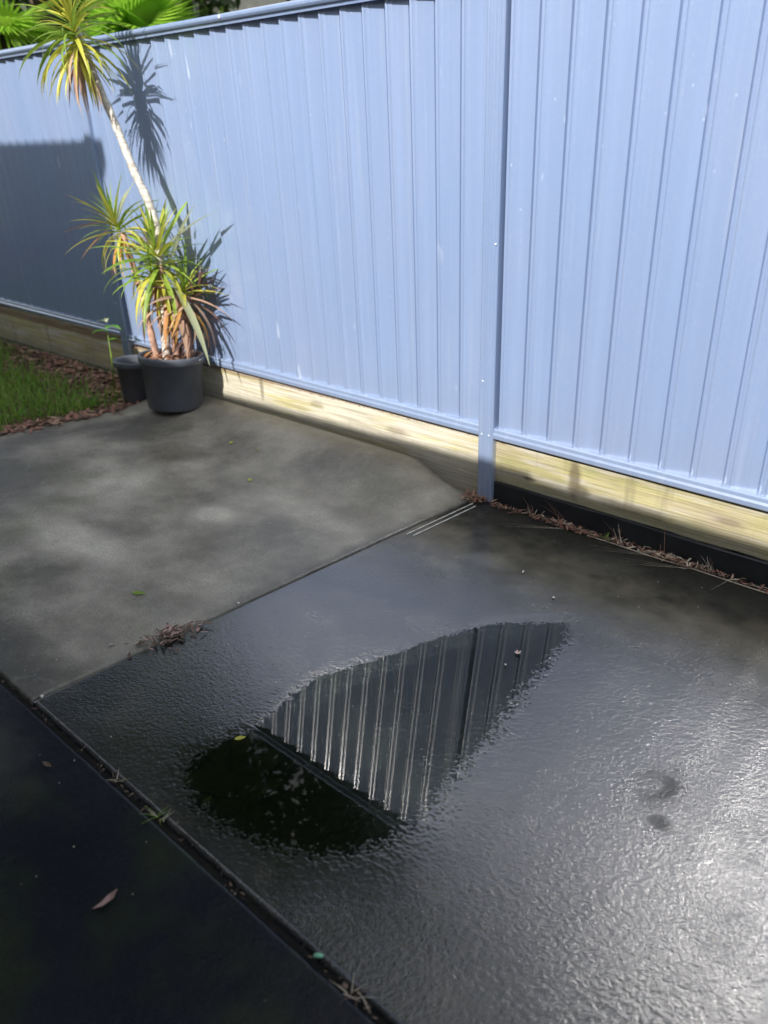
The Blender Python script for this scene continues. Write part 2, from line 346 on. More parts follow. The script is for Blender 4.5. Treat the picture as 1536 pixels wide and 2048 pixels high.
def sstep(t): t = np.clip(t, 0, 1); return t * t * (3 - 2 * t)

# ------------------------------------------------------------------ ground heights
JX, JY = .160, -2.240            # the two joints cross here
pud = np.array([(.735, -1.885), (.715, -1.80), (.690, -1.70), (.685, -1.60), (.715, -1.48), (.745, -1.36), (.775, -1.24), (.815, -1.13), (.88, -.98), (.97, -.86), (1.07, -.775), (1.13, -.86),
                (1.15, -1.0), (1.165, -1.14), (1.185, -1.28), (1.215, -1.43), (1.235, -1.56), (1.25, -1.70), (1.26, -1.82), (1.25, -1.93), (1.20, -2.02), (1.10, -2.10), (.96, -2.145), (.83, -2.15), (.745, -2.12), (.70, -2.05), (.70, -1.96)])
def sd_poly(X, Y, P):
    d = np.full(X.shape, 1e9); inside = np.zeros(X.shape, bool)
    for i in range(len(P)):
        x1, y1 = P[i]; x2, y2 = P[(i + 1) % len(P)]
        ex, ey = x2 - x1, y2 - y1; t = np.clip(((X - x1) * ex + (Y - y1) * ey) / (ex * ex + ey * ey), 0, 1)
        d = np.minimum(d, (X - x1 - t * ex) ** 2 + (Y - y1 - t * ey) ** 2)
        inside ^= ((y1 > Y) != (y2 > Y)) & (X < ex * (Y - y1) / (ey if abs(ey) > 1e-9 else 1e-9) + x1)
    return np.where(inside, -1, 1) * np.sqrt(d)
WL = -.0022
def hA(X, Y):
    sd = sd_poly(X, Y, pud) + .020 * vnoise(X, Y, 9, 5) + .012 * vnoise(X, Y, 28, 6)
    # right shore is shallower than the left one
    k = .055 - .042 * sstep((X - .85 + .35 * sstep((-1.85 - Y) / .2)) / .35)
    h = WL + np.clip(sd * k, -.0045, -WL + .0) 
    h = np.where(h > 0, 0, h) + .0006 * vnoise(X, Y, 3, 2)
    g = .0003 * vnoise(X, Y, 140, 21) + .0007 * vnoise(X, Y, 260, 22)
    g = g * (1 + 1.2 * np.exp(-(sd / .05) ** 2))
    smooth_near_fence = 1 - .7 * sstep((Y + .75) / .5)
    return h + g * smooth_near_fence
def hB(X, Y):
    x = JX - X
    rise = .055 * sstep(x / 2.4)
    along = sstep((x - .01) / .42)                      # the slab edge climbs away from the post
    near = sstep((Y + .55) / .50)
    z = rise * (1 - near) + near * (.125 * along)
    z = z - .05 * sstep((Y + .055) / .05) * along       # rounded lip beside the sleeper
    return z + .0004 * vnoise(X, Y, 60, 31) + .0012 * vnoise(X, Y, 14, 32)
def hC(X, Y): return -.002 + .0005 * vnoise(X, Y, 120, 41) + .0012 * vnoise(X, Y, 20, 43)
def hL(X, Y): return .035 + .03 * sstep((-X - 2.2) / 1.0) + .02 * vnoise(X, Y, 5, 51)

def grid_slab(name, xs, ys, hf, mat, edge_noise=.002, depth=.10, shore=None):
    X, Y = np.meshgrid(xs, ys, indexing='ij'); SH = shore(X, Y) if shore else None
    Z = hf(X, Y)
    # arris: round the last millimetres off all round
    dx = np.minimum(X - xs[0], xs[-1] - X); dy = np.minimum(Y - ys[0], ys[-1] - Y); d = np.minimum(dx, dy)
    Z = Z - .006 * (1 - sstep(d / .010))
    jit = edge_noise * vnoise(X, Y, 45, 77) * 2
    X = X + np.where(dx < 1e-6, jit, 0); Y = Y + np.where(dy < 1e-6, jit, 0)
    nx, ny = X.shape; co = np.stack([X, Y, Z], -1).reshape(-1, 3)
    idx = np.arange(nx * ny).reshape(nx, ny)
    f = np.stack([idx[:-1, :-1], idx[1:, :-1], idx[1:, 1:], idx[:-1, 1:]], -1).reshape(-1, 4)
    # skirt
    ring = np.concatenate([idx[:, 0], idx[-1, 1:], idx[-2::-1, -1], idx[0, -2:0:-1]])
    low = co[ring].copy(); low[:, 2] = -depth; base = len(co); nr = len(ring)
    co = np.concatenate([co, low]); r2 = np.roll(ring, -1); k = np.arange(nr) + base; k2 = np.roll(k, -1)
    f = np.concatenate([f, np.stack([ring, k, k2, r2], -1)])
    me = bpy.data.meshes.new(name); me.vertices.add(len(co)); me.vertices.foreach_set('co', co.astype(np.float32).ravel())
    me.loops.add(f.size); me.loops.foreach_set('vertex_index', f.astype(np.int32).ravel())
    me.polygons.add(len(f)); me.polygons.foreach_set('loop_start', np.arange(0, f.size, 4, dtype=np.int32))
    me.polygons.foreach_set('use_smooth', np.ones(len(f), bool)); me.update(calc_edges=True); me.materials.append(mat)
    if shore:
        at = me.attributes.new('shore', 'FLOAT', 'POINT'); at.data.foreach_set('value', np.concatenate([SH.ravel(), np.ones(nr)]).astype(np.float32))
    return obj(name, me, kind='structure')
def ticks(segs):
    out = []
    for a, b, st in segs:
        n = max(1, int(round((b - a) / st))); out += list(np.linspace(a, b, n, endpoint=False))
    return np.array(out + [segs[-1][1]])
xsA = ticks([(JX + .004, JX + .02, .004), (JX + .02, 2.15, .0033), (2.15, 2.6, .03), (2.6, 6, .2)])
ysA = ticks([(JY + .009, JY + .03, .004), (JY + .03, -.70, .0033), (-.70, -.012, .008)])
def shoreA(X, Y):
    sd = sd_poly(X, Y, pud) + .03 * vnoise(X, Y, 9, 5) + .02 * vnoise(X, Y, 28, 6)
    wdt = .035 + .11 * sstep((X - .85 + .35 * sstep((-1.85 - Y) / .2)) / .35)
    return .12 + .88 * sstep(sd / wdt)
grid_slab('concrete_slab', xsA, ysA, hA, M['concA'], shore=shoreA)
xsB = ticks([(-2.24, -2.0, .012), (-2.0, JX - .03, .012), (JX - .03, JX - .004, .004)])
ysB = ticks([(JY + .009, JY + .03, .004), (JY + .03, -.14, .012), (-.14, -.018, .005)])
slabB = grid_slab('concrete_slab', xsB, ysB, hB, M['concB'])
xsC = ticks([(-4, -.4, .08), (-.4, 2.0, .0055), (2.0, 6, .1)])
ysC = ticks([(-4.1, -3.0, .06), (-3.0, JY - .03, .0055), (JY - .03, JY - .009, .004)])
grid_slab('concrete_slab', xsC, ysC, hC, M['concC'])
# dirt under the joints, and the wide ground
o = obj('joint_dirt', mesh('joint_dirt', [(-2.3, -2.30, -.020), (6, -2.30, -.020), (6, .03, -.020), (-2.3, .03, -.020)], [(0, 1, 2, 3)], M['joint']), kind='structure')
mb = MB(); mb.add([(-80, -80, -.06), (80, -80, -.06), (80, 120, -.06), (-80, 120, -.06)], [(0, 1, 2, 3)])
obj('ground', mb.mesh('ground', M['lawn']), kind='structure')
xs = np.linspace(-7.5, -2.20, 80); ys = np.linspace(-3.4, -.02, 60); X, Y = np.meshgrid(xs, ys, indexing='ij'); Z = hL(X, Y)
co = np.stack([X, Y, Z], -1).reshape(-1, 3); idx = np.arange(80 * 60).reshape(80, 60)
f = np.stack([idx[:-1, :-1], idx[1:, :-1], idx[1:, 1:], idx[:-1, 1:]], -1).reshape(-1, 4)
def soil_mat():
    q = NT('garden_soil'); v = q.coord(); n = q.noise(v, 3, 5); n2 = q.noise(v, 40, 4)
    q.set(Base_Color=q.mix(q.ramp(n2, [(.4, 0.), (.6, 1.)]), (.05, .032, .022), (.16, .09, .06)), Roughness=.9, Specular_IOR_Level=.2)
    q.lk(q.bump(n2, .8, .01), q.b.inputs['Normal']); return q.m
obj('garden_bed', mesh('garden_bed', co, [tuple(map(int, a)) for a in f], soil_mat(), True), kind='structure')

# puddle water
xs = np.linspace(.60, 1.42, 42); ys = np.linspace(-2.225, -.66, 80); X, Y = np.meshgrid(xs, ys, indexing='ij')
keep = sd_poly(X, Y, pud) < .06
idx = np.arange(X.size).reshape(X.shape); fs = []
for i in range(X.shape[0] - 1):
    for j in range(X.shape[1] - 1):
        if keep[i, j] and keep[i + 1, j] and keep[i, j + 1] and keep[i + 1, j + 1]: fs.append((int(idx[i, j]), int(idx[i + 1, j]), int(idx[i + 1, j + 1]), int(idx[i, j + 1])))
used = sorted({a for f_ in fs for a in f_}); rm = {a: i for i, a in enumerate(used)}
pv = [(float(X.flat[a]), float(Y.flat[a]), WL) for a in used]
obj('puddle', mesh('puddle', pv, [tuple(rm[a] for a in f_) for f_ in fs], M['water'], True), kind='structure')

# ------------------------------------------------------------------ fence
P_ = .1278
root = obj('metal_fence', None, label='pale blue ribbed steel fence with capped rails standing on timber sleepers', cat='fence', rot=(math.atan(.1087), .0073, 0))
def rib_profile():
    # one pitch, left to right: front bead, long face running back, valley bead, step forward
    b = []
    def ridge(x, y, h, w):                              # small fold: steep left side, broad right flank
        b.extend([(x - .0016, y), (x - .0008, y - h * .7), (x, y - h), (x + .0008, y - h - .0001)])
        for k in range(1, 7): b.append((x + .0008 + w * k / 6, y - h + w * .52 * k / 6))
    ridge(.0006, .0022, .0044, .0082)
    b += [(.0100, .0010), (.0180, .0022), (.0260, .0034)]
    b += [(.0268 + .0055 * k / 6, .0036 + .0029 * k / 6) for k in range(7)]
    b += [(.0335, .0067), (.060, .0100), (.0980, .0150), (.1040, .0158), (.1066, .0164), (.1076, .0185), (.1082, .0330), (.1100, .0350), (.1200, .0350), (.1226, .0330), (.1232, .0160), (.1255, .0060)]
    return b
RP = rib_profile()
def bay(xa, xb, phase, z0, z1, cap_z, name_suffix):
    n0 = math.ceil((xa - phase) / P_) - 1; n1 = math.floor((xb - phase) / P_) + 1
    pts = []; cuts = []
    for n in range(n0, n1 + 1):
        for (x, y) in RP:
            xx = phase + n * P_ + x
            if xa <= xx <= xb: pts.append((xx, y, n))
    per = 6; groups = {}
    for p in pts: groups.setdefault((p[2] - n0) // per, []).append(p)
    keys = sorted(groups)
    for i, k in enumerate(keys):
        g = [(a, b) for a, b, _ in groups[k]]
        if i + 1 < len(keys): g.append(groups[keys[i + 1]][0][:2])
        if len(g) < 3: continue
        off = .0008 * (i % 2)
        g = [(a, b + off) for a, b in g]
        vs, fs = extrude_profile(g, 'z', z0, z1, False, 1)
        me = mesh('fence_sheet', vs, fs, M['sheet'], True)
        # hard folds at steps stay crisp enough through the many bead points
        o = obj('fence_sheet', me, root)
    # rails
    def rail(nm, zb_, ht, dep, y0=-.012):
        pr = [(y0, zb_), (y0 - dep * .25, zb_ + .004), (y0 - dep * .30, zb_ + ht * .45), (y0 - dep * .12, zb_ + ht * .62), (y0 - dep * .10, zb_ + ht - .004), (y0 + .004, zb_ + ht), (y0 + .052, zb_ + ht), (y0 + .056, zb_ + ht - .004), (y0 + .056, zb_)]
        vs, fs = extrude_profile(pr, 'x', xa - .004, xb + .004)
        o = obj(nm, mesh(nm, vs, fs, M['rail']), root); bevel_obj(o, .0025, 2)
    rail('bottom_rail', z0 - .018, .052, .03)
    zt = cap_z; pr = [(.050, zt - .045), (.050, zt - .006), (.044, zt), (-.022, zt), (-.032, zt - .003), (-.037, zt - .010), (-.037, zt - .019), (-.033, zt - .026), (-.020, zt - .031), (-.0185, zt - .046), (-.0165, zt - .046), (-.0165, zt - .030), (.040, zt - .030), (.040, zt - .045)]
    vs, fs = extrude_profile(pr, 'x', xa - .004, xb + .004)
    obj('top_rail', mesh('top_rail', vs, fs, M['rail']), root)
def post(x, z0, z1, tilt=0.):
    w = .040; d = .028
    pr = [(-w, .030), (-w, -d + .006), (-w + .004, -d), (-w + .010, -d - .003), (-w + .0155, -d), (-.018, -d), (-.0165, -d - .003), (-.011, -d), (-.006, -d), (-.0045, -d - .004), (-.003, -d - .004), (.0045, -d), (.0105, -d), (.0120, -d - .003), (.0175, -d),
          (w - .014, -d + .001), (w - .012, -d - .002), (w - .010, -d - .002), (w - .004, -d + .002), (w, -d + .006), (w, .030)]
    pr = [(a, b) for a, b in pr]
    vs, fs = extrude_profile(pr, 'z', 0, z1 - z0)
    o = obj('fence_post', mesh('fence_post', vs, fs, M['rail']), root, loc=(x, 0, z0), rot=(0, tilt, 0)); bevel_obj(o, .0012, 2)
    for (dx, dz) in ((-.018, .345 - z0), (.022, .345 - z0), (-.018, 2.06 - z0), (.022, 2.06 - z0), (.030, 1.19 - z0), (-.018, .60 - z0)):
        mb = MB(); mb.lathe([(0.0001, .004), (.0035, .0036), (.0048, .002), (.005, 0)], 10)
        obj('screw', mb.mesh('screw', M['screw'], True), o, loc=(dx, -d - .001, dz), rot=(R(90), 0, 0))
    return o
PX, PL = .212, -2.86
bay(PX + .030, 3.3, .0144 + P_, .345, 2.10, 2.135, 'r')
bay(PL + .03, PX - .030, .0504, .345, 2.10, 2.135, 'm')
bay(-6.6, PL - .03, .02, .378, 2.12, 2.150, 'l')
post(PX, -.02, 2.10, .004); post(PL, .02, 2.12, .040); post(3.33, -.02, 2.10); bay(3.36, 6.4, .0144, .345, 2.10, 2.135, 'e'); post(6.43, -.02, 2.10)
# small screw discs on the capping
for x in (-1.35, -.55, 1.1): 
    mb = MB(); mb.lathe([(0.0001, .004), (.006, .0036), (.009, .002), (.0095, 0)], 12)
    obj('screw', mb.mesh('screw', M['screw'], True), root, loc=(x, -.0370, 2.121), rot=(R(90), 0, 0))

# timber sleepers and black edging board: things of their own, same lean as the fence
lean = (math.atan(.1087) * .9, 0, 0)
def board(name, xa, xb, z0, z1, mat, label, cat, y0=.004, y1=.054, warp=.002):
    n = 60; vs = []; fs = []
    for i in range(n + 1):
        x = xa + (xb - xa) * i / n; e = warp * math.sin(i * .37) + warp * .6 * math.sin(i * 1.1 + 1); t = .0022 * math.sin(i * .9) + .0015 * random.uniform(-1, 1)
        for (y, z) in ((y0 + .003, z0 + t), (y0 + e * .4, z0 + .006), (y0 + e * .4, z1 - .007 + e), (y0 + .004, z1 + e + t), (y1, z1 + e), (y1, z0)): vs.append((x, y, z))
    for i in range(n):
        for k in range(6): fs.append((i * 6 + k, i * 6 + (k + 1) % 6, (i + 1) * 6 + (k + 1) % 6, (i + 1) * 6 + k))
    fs += [tuple(range(6))[::-1], tuple(n * 6 + k for k in range(6))]
    return obj(name, mesh(name, vs, fs, mat), label=label, cat=cat, rot=lean)
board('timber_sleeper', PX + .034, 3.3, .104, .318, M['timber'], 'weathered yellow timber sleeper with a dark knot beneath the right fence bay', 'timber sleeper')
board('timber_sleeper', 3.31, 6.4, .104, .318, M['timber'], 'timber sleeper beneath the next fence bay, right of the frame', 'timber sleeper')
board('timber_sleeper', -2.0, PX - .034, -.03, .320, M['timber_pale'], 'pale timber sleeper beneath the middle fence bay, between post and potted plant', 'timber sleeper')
board('timber_sleeper', -2.822, -2.006, .05, .318, M['timber'], 'short timber sleeper length half hidden behind the big black pot', 'timber sleeper')
board('timber_sleeper', -4.70, -2.90, .08, .352, M['timber'], 'shaded timber sleeper behind the lawn beneath the left fence bay', 'timber sleeper')
board('timber_sleeper', -6.6, -4.706, .08, .352, M['timber'], 'timber sleeper at the far left edge of the photo, behind the lawn', 'timber sleeper')
board('edging_board', PX + .034, 6.4, -.03, .104, M['plinth'], 'black plastic edging board below the right timber sleeper', 'edging board', -.004, .030)

# ------------------------------------------------------------------ leaves
def strap(L, w, droop, n=7, fold=.25, twist=0.):
    vs = []; x = z = 0; a = 0.; st = L / n
    for i in range(n + 1):
        t = i / n; ww = w * (.55 + 1.6 * t * (1 - t) * 1.1) * (1 - t ** 3) + .0008
        tw = twist * t
        vs += [(x, -ww * math.cos(tw), z + ww * fold - ww * math.sin(tw)), (x, 0, z), (x, ww * math.cos(tw), z + ww * fold + ww * math.sin(tw))]
        a += droop / n * (0.4 + 1.2 * t); x += st * math.cos(a); z -= st * math.sin(a)
    fs = []
    for i in range(n): fs += [(i * 3, i * 3 + 3, i * 3 + 4, i * 3 + 1), (i * 3 + 1, i * 3 + 4, i * 3 + 5, i * 3 + 2)]
    return vs, fs
LM = {}
M['lf_dead_shadow'] = leafmat('leaf_dead_shadow', (.10, .055, .05), (.16, .09, .08), .7, .1)  # dead leaves, coloured darker to stand in for shadow as well
for mk in ('lf_dead_shadow', 'lf_green', 'lf_yel', 'lf_org', 'lf_dead', 'lf_pale'):
    for j, (dr, tw) in enumerate(((.35, .2), (.8, -.3), (1.4, .3), (2.0, 0))):
        vs, fs = strap(1., .055, dr, 8, .3, tw); LM[mk, j] = mesh('leaf', vs, fs, M[mk], True)
plant = obj('potted_plant', None, label='tall bare-stemmed dracaena in a large black plastic pot at the slab corner', cat='potted plant', loc=(-1.94, -.285, .100))
def rosette(c, n, L, axis=(0, 0, 1), palette=('lf_green', 'lf_yel'), lo=-20, hi=80, seed=0, thin=1., dz=0.02):
    r = random.Random(seed); q = Vector(axis).to_track_quat('Z', 'Y')
    for i in range(n):
        t = (i + .5) / n; el = hi + (lo - hi) * t + r.uniform(-8, 8); az = i * 137.5 + r.uniform(-14, 14)
        mk = palette[min(len(palette) - 1, int(t * len(palette) * r.uniform(.75, 1.2)))]
        j = 0 if el > 45 else (1 if el > 10 else (2 if el > -25 else 1)); l = L * r.uniform(.72, 1.12) * (.8 + .35 * math.sin(math.pi * min(t * 1.1, 1)))
        e = Euler((r.uniform(-.3, .3), -R(el), R(az)), 'XYZ'); rot = (q.to_matrix() @ e.to_matrix()).to_euler()
        off = q @ Vector((0, 0, -dz * t * 4))
        obj('leaf', LM[mk, j], plant, loc=Vector(c) - plant.location + off, rot=rot, sc=(l, l * thin, l))
# stems
def stem(pts, rads, mat, nm='stem'):
    mb = MB(); P = [Vector(p) for p in pts]; pp = []; rr = []
    for i in range(len(P) - 1):
        for k in range(6):
            t = k / 6; a = P[max(i - 1, 0)]; b = P[i]; c = P[i + 1]; d = P[min(i + 2, len(P) - 1)]
            pp.append(.5 * ((2 * b) + (c - a) * t + (2 * a - 5 * b + 4 * c - d) * t * t + (3 * b - a - 3 * c + d) * t ** 3)); rr.append((rads[i] * (1 - t) + rads[i + 1] * t) * (1 + .10 * math.sin(len(pp) * 2.1)))
    pp.append(P[-1]); rr.append(rads[-1])
    mb.tube([p - plant.location for p in pp], rr, 10)
    return obj(nm, mb.mesh(nm, mat, True), plant)
TOP = (-2.10, -.61, 2.18)
stem([(-1.97, -.30, .36), (-1.94, -.31, .80), (-1.875, -.36, 1.18), (-1.985, -.40, 1.45), (-2.08, -.42, 1.66), (-2.15, -.46, 1.86), (-2.12, -.58, 2.13)], [.028, .025, .023, .022, .021, .020, .020], M['bark'])
stem([(-1.90, -.27, .36), (-1.885, -.30, .62), (-1.90, -.34, .95)], [.024, .020, .018], M['cane'])
stem([(-2.02, -.25, .36), (-2.03, -.28, .60), (-1.99, -.33, .84)], [.022, .018, .016], M['cane'])
stem([(-1.86, -.22, .36), (-1.81, -.24, .58), (-1.77, -.26, .78)], [.018, .015, .013], M['cane'])
stem([(-2.02, -.33, .36), (-2.10, -.35, .75), (-2.22, -.36, 1.10)], [.022, .018, .016], M['cane'])
PG = ('lf_green', 'lf_green', 'lf_yel', 'lf_yel'); PO = ('lf_green', 'lf_yel', 'lf_green', 'lf_yel', 'lf_org', 'lf_dead')
rosette(TOP, 110, .32, (-.1, -.1, 1), ('lf_green', 'lf_yel', 'lf_green', 'lf_yel', 'lf_yel', 'lf_dead'), -66, 82, 1, .62, .06)
rosette((-2.26, -.38, 1.17), 56, .30, (-.35, -.15, 1), ('lf_green', 'lf_yel', 'lf_green', 'lf_yel', 'lf_yel', 'lf_org'), -45, 80, 2, .65, .03)
rosette((-1.90, -.35, 1.02), 66, .36, (.15, -.15, 1), ('lf_green', 'lf_yel', 'lf_green', 'lf_green', 'lf_yel', 'lf_green', 'lf_yel', 'lf_yel', 'lf_org'), -58, 80, 3, .75, .04)
rosette((-1.77, -.27, .84), 34, .30, (.35, .1, 1), ('lf_green', 'lf_yel', 'lf_dead', 'lf_org', 'lf_dead'), -55, 75, 4, .7, .04)
rosette((-1.99, -.34, .90), 34, .30, (-.1, -.3, 1), ('lf_green', 'lf_green', 'lf_yel', 'lf_yel', 'lf_org'), -60, 60, 5, .7, .03)
rosette((-1.76, -.19, .82), 34, .26, (.4, .3, 1), ('lf_dead_shadow', 'lf_dead_shadow', 'lf_dead', 'lf_dead_shadow'), -60, 85, 7, .8, .05)  # dead leaves plus the shadow at the clump's right, put into leaf colour
rosette((-1.80, -.22, .62), 22, .22, (.4, .3, 1), ('lf_dead_shadow', 'lf_dead', 'lf_dead_shadow'), -60, 60, 8, .8, .03)
# a few single pale or hanging leaves the photograph shows
for (c, L, el, az, mk, j) in (((-1.80, -.35, 1.05), .42, 38, 22, 'lf_pale', 0), ((-1.78, -.33, 1.00), .36, 62, 10, 'lf_pale', 0), ((-1.80, -.33, .86), .52, -52, 8, 'lf_pale', 0), ((-1.82, -.32, .80), .40, -60, -12, 'lf_dead', 0), ((-1.86, -.33, .78), .32, -68, -60, 'lf_org', 0),
                              ((-2.0, -.36, .80), .34, -70, 200, 'lf_dead', 0), ((-1.72, -.25, .74), .30, -45, 20, 'lf_dead', 1), ((-2.30, -.38, 1.16), .34, -5, 215, 'lf_dead', 0), ((-2.28, -.38, 1.14), .30, -35, 230, 'lf_org', 0)):
    obj('leaf', LM[mk, j], plant, loc=Vector(c) - plant.location, rot=(0, -R(el), R(az)), sc=(L, L, L))
# pot
def pot(parent, r0, r1, h, n=48):
    mb = MB(); mb.lathe([(.0005, 0), (r0 - .006, 0), (r0, .006), (r0 + (r1 - r0) * .8, h * .84), (r1 + .004, h * .85), (r1 + .010, h * .87), (r1 + .011, h * .965), (r1 + .008, h), (r1 - .002, h), (r1 - .006, h * .95), (r1 - .012, h * .8), (r1 - .014, h * .70)], n)
    obj('pot', mb.mesh('pot', M['pot'], True), parent)
    mb = MB(); rr = random.Random(3); N = 28; vs = [(0, 0, h * .83)]; 
    for ring in (.5, 1.):
        for k in range(N): vs.append(((r1 - .012) * ring * math.cos(2 * math.pi * k / N), (r1 - .012) * ring * math.sin(2 * math.pi * k / N), h * .80 + rr.uniform(-.006, .010)))
    fs = [(0, 1 + k, 1 + (k + 1) % N) for k in range(N)] + [(1 + k, 1 + N + k, 1 + N + (k + 1) % N, 1 + (k + 1) % N) for k in range(N)]
    obj('soil', mesh('soil', vs, fs, M['soil'], True), parent)
pot(plant, .165, .187, .325)
# dry leaf litter in the pot mouth
def litter_mesh(name, pts, L0, L1, mats, seed, flat=.35, wid=.16, hgt=.006):
    r = random.Random(seed); mb = MB()
    for (x, y, z) in pts:
        L = r.uniform(L0, L1); a = r.uniform(0, 2 * math.pi); t = r.uniform(-flat, flat); w = L * wid * r.uniform(.5, 1.3); c = r.uniform(-.4, .4)
        dx, dy = math.cos(a), math.sin(a); zc = z + r.uniform(0, hgt) + abs(t) * L * .4
        p = []
        for k, s_ in ((-.5, .05), (-.15, 1.), (.2, .8), (.5, .05)):
            cx = x + dx * L * k - dy * c * L * k * k; cy = y + dy * L * k + dx * c * L * k * k; cz = zc + t * L * k + .25 * L * (k * k) * r.uniform(-.2, .6)
            p += [(cx - dy * w * s_, cy + dx * w * s_, cz), (cx + dy * w * s_, cy - dx * w * s_, cz + w * s_ * r.uniform(-.3, .9))]
        mb.add(p, [(0, 2, 3, 1), (2, 4, 5, 3), (4, 6, 7, 5)], r.randrange(len(mats)))
    return mb.mesh(name, mats)
pts = [(.16 * math.sqrt(random.random()) * math.cos(a), .16 * math.sqrt(random.random()) * math.sin(a), .275 + random.uniform(0, .03)) for a in [random.uniform(0, 6.283) for _ in range(110)]]
obj('leaf_litter', litter_mesh('pot_litter', pts, .04, .12, [M['litter'], M['lf_dead'], M['lf_org']], 8, .5, .1), plant, kind='stuff')

small = obj('plant_pot', None, label='smaller empty black pot behind and left of the big one', cat='plant pot', loc=(-2.36, -.27, .055))
pot(small, .105, .140, .27, 36)

# weed by the far left post
weed = obj('broadleaf_weed', None, label='small bright green weed with a pale leaf beside the far fence post', cat='weed', loc=(-2.70, -.26, .06))
mb = MB(); mb.tube([(0, 0, 0), (.01, .0, .2), (-.01, 0, .43)], [.006, .005, .003], 6); obj('stem', mb.mesh('stem', M['lf_green'], True), weed)
vs, fs = strap(1, .20, 1., 6, .2); wl = mesh('leaf', vs, fs, leafmat('weed_leaf', (.16, .42, .03), (.2, .5, .04)), True); wp = mesh('leaf', vs, fs, M['lf_pale'], True)
for i, (z, a, L) in enumerate(((.43, 20, .12), (.42, 150, .11), (.40, 260, .12), (.34, 80, .09), (.46, 200, .10), (.48, 330, .09))):
    obj('leaf', wp if i > 3 else wl, weed, loc=(0, 0, z), rot=(0, -.3, R(a)), sc=L)

# ------------------------------------------------------------------ lawn grass + litter
def blades(name, pts, L0, L1, w, mats, seed, lean_=.5):
    r = random.Random(seed); mb = MB()
    for (x, y, z) in pts:
        L = r.uniform(L0, L1); a = r.uniform(0, 6.283); ln = r.uniform(.1, lean_) * L; dx, dy = math.cos(a), math.sin(a); ww = w * r.uniform(.6, 1.3)
        mb.add([(x - dy * ww, y + dx * ww, z), (x + dy * ww, y - dx * ww, z), (x + dx * ln * .4 + dy * ww * .7, y + dy * ln * .4 - dx * ww * .7, z + L * .6), (x + dx * ln * .4 - dy * ww * .7, y + dy * ln * .4 + dx * ww * .7, z + L * .6), (x + dx * ln * 1.3, y + dy * ln * 1.3, z + L)],
               [(0, 1, 2, 3), (3, 2, 4)], r.randrange(len(mats)))
    return mb.mesh(name, mats)
gp = []
while len(gp) < 34000:
    x = -2.28 - random.random() ** 1.2 * 4.2; y = random.uniform(-3.3, -.1)
    edge = -.34 + .16 * math.sin(x * 2.3) + random.gauss(0, .10) - .25 * max(0, (x + 3.0)) 
    if y > edge and random.random() > .04: continue
    if y > -1.2 and x > -2.42 + random.gauss(0, .05): continue
    gp.append((x, y, float(hL(np.array([x]), np.array([y]))[0]) - .005))
obj('lawn_grass', blades('lawn_grass', gp, .03, .085, .0035, [M['grass'], M['grass'], M['lf_green']], 5, .8), label='short green lawn grass left of the slab and below the left fence', cat='grass', kind='stuff')
lp = []
while len(lp) < 2300:
    x = -2.22 - abs(random.gauss(0, 1.1)); y = -.04 - abs(random.gauss(0, .20))
    if x < -6.5: continue
    lp.append((x, y, float(hL(np.array([x]), np.array([y]))[0]) + .004))
for _ in range(350):
    lp.append((-2.26 + random.gauss(0, .05), random.uniform(-1.3, -.05), .055))
obj('leaf_litter', litter_mesh('bed_litter', lp, .03, .09, [M['litter'], M['litter'], M['lf_dead'], M['litter_dk']], 9, .3), label='brown fallen leaves along the left fence foot and round the pots', cat='leaf litter', kind='stuff')

# litter along the foot of the right fence bay and at the post
lp = []
for _ in range(520):
    x = .25 + random.random() ** .8 * 1.75; y = -.035 + random.gauss(0, .010); lp.append((x, y, .001))
for cx_, n, s_ in ((.62, 110, .06), (.72, 90, .05), (1.12, 130, .06), (1.22, 110, .05), (.88, 50, .06)):
    for _ in range(n): lp.append((cx_ + random.gauss(0, s_), -.045 + random.gauss(0, .014), .002 + random.random() * .012))
obj('leaf_litter', litter_mesh('fence_litter', lp, .012, .045, [M['litter'], M['litter'], M['lf_dead'], M['litter_dk'], M['pale_blade']], 12, .4, .10), label='thin line of pinkish brown litter along the foot of the black edging board', cat='leaf litter', kind='stuff')
lp = [(.185 + random.gauss(0, .035), -.060 + random.gauss(0, .022), .004 + random.random() * .02) for _ in range(110)] + [(.30 + random.gauss(0, .05), -.05 + random.gauss(0, .016), .003) for _ in range(60)]
obj('leaf_litter', litter_mesh('post_litter', lp, .012, .04, [M['litter'], M['lf_dead'], M['litter_dk'], M['litter']], 13, .7, .14), label='small pile of reddish leaf scraps at the base of the middle fence post', cat='leaf litter', kind='stuff')
# clump on the long joint
lp = [(.165 + random.gauss(0, .022), -1.775 + random.gauss(0, .048), .003 + random.random() * .010) for _ in range(90)] + [(.175 + random.gauss(0, .05), -1.79 + random.gauss(0, .07), .002) for _ in range(45)]
obj('leaf_litter', litter_mesh('joint_litter', lp, .010, .042, [M['litter_dk'], M['litter_dk'], M['litter_dk'], M['brownleaf']], 14, .45, .15), label='clump of dead twigs and leaf scraps lying on the joint between slabs', cat='leaf litter', kind='stuff')
# crumbs in the wide joint
lp = [(random.uniform(.0, 1.6), JY + random.gauss(0, .006), -.008) for _ in range(160)]
obj('leaf_litter', litter_mesh('wide_joint_litter', lp, .005, .018, [M['litter_dk'], M['joint'], M['joint']], 15, .3, .2), label='dark crumbs and scraps filling the wide joint before the front slab', cat='leaf litter', kind='stuff')
# bits behind the post slot
lp = [(PX + .037 + random.gauss(0, .001), -.085 - (z_ - .75) * .1087 - .004, z_) for z_ in [random.uniform(.42, .86) for _ in range(20)]]

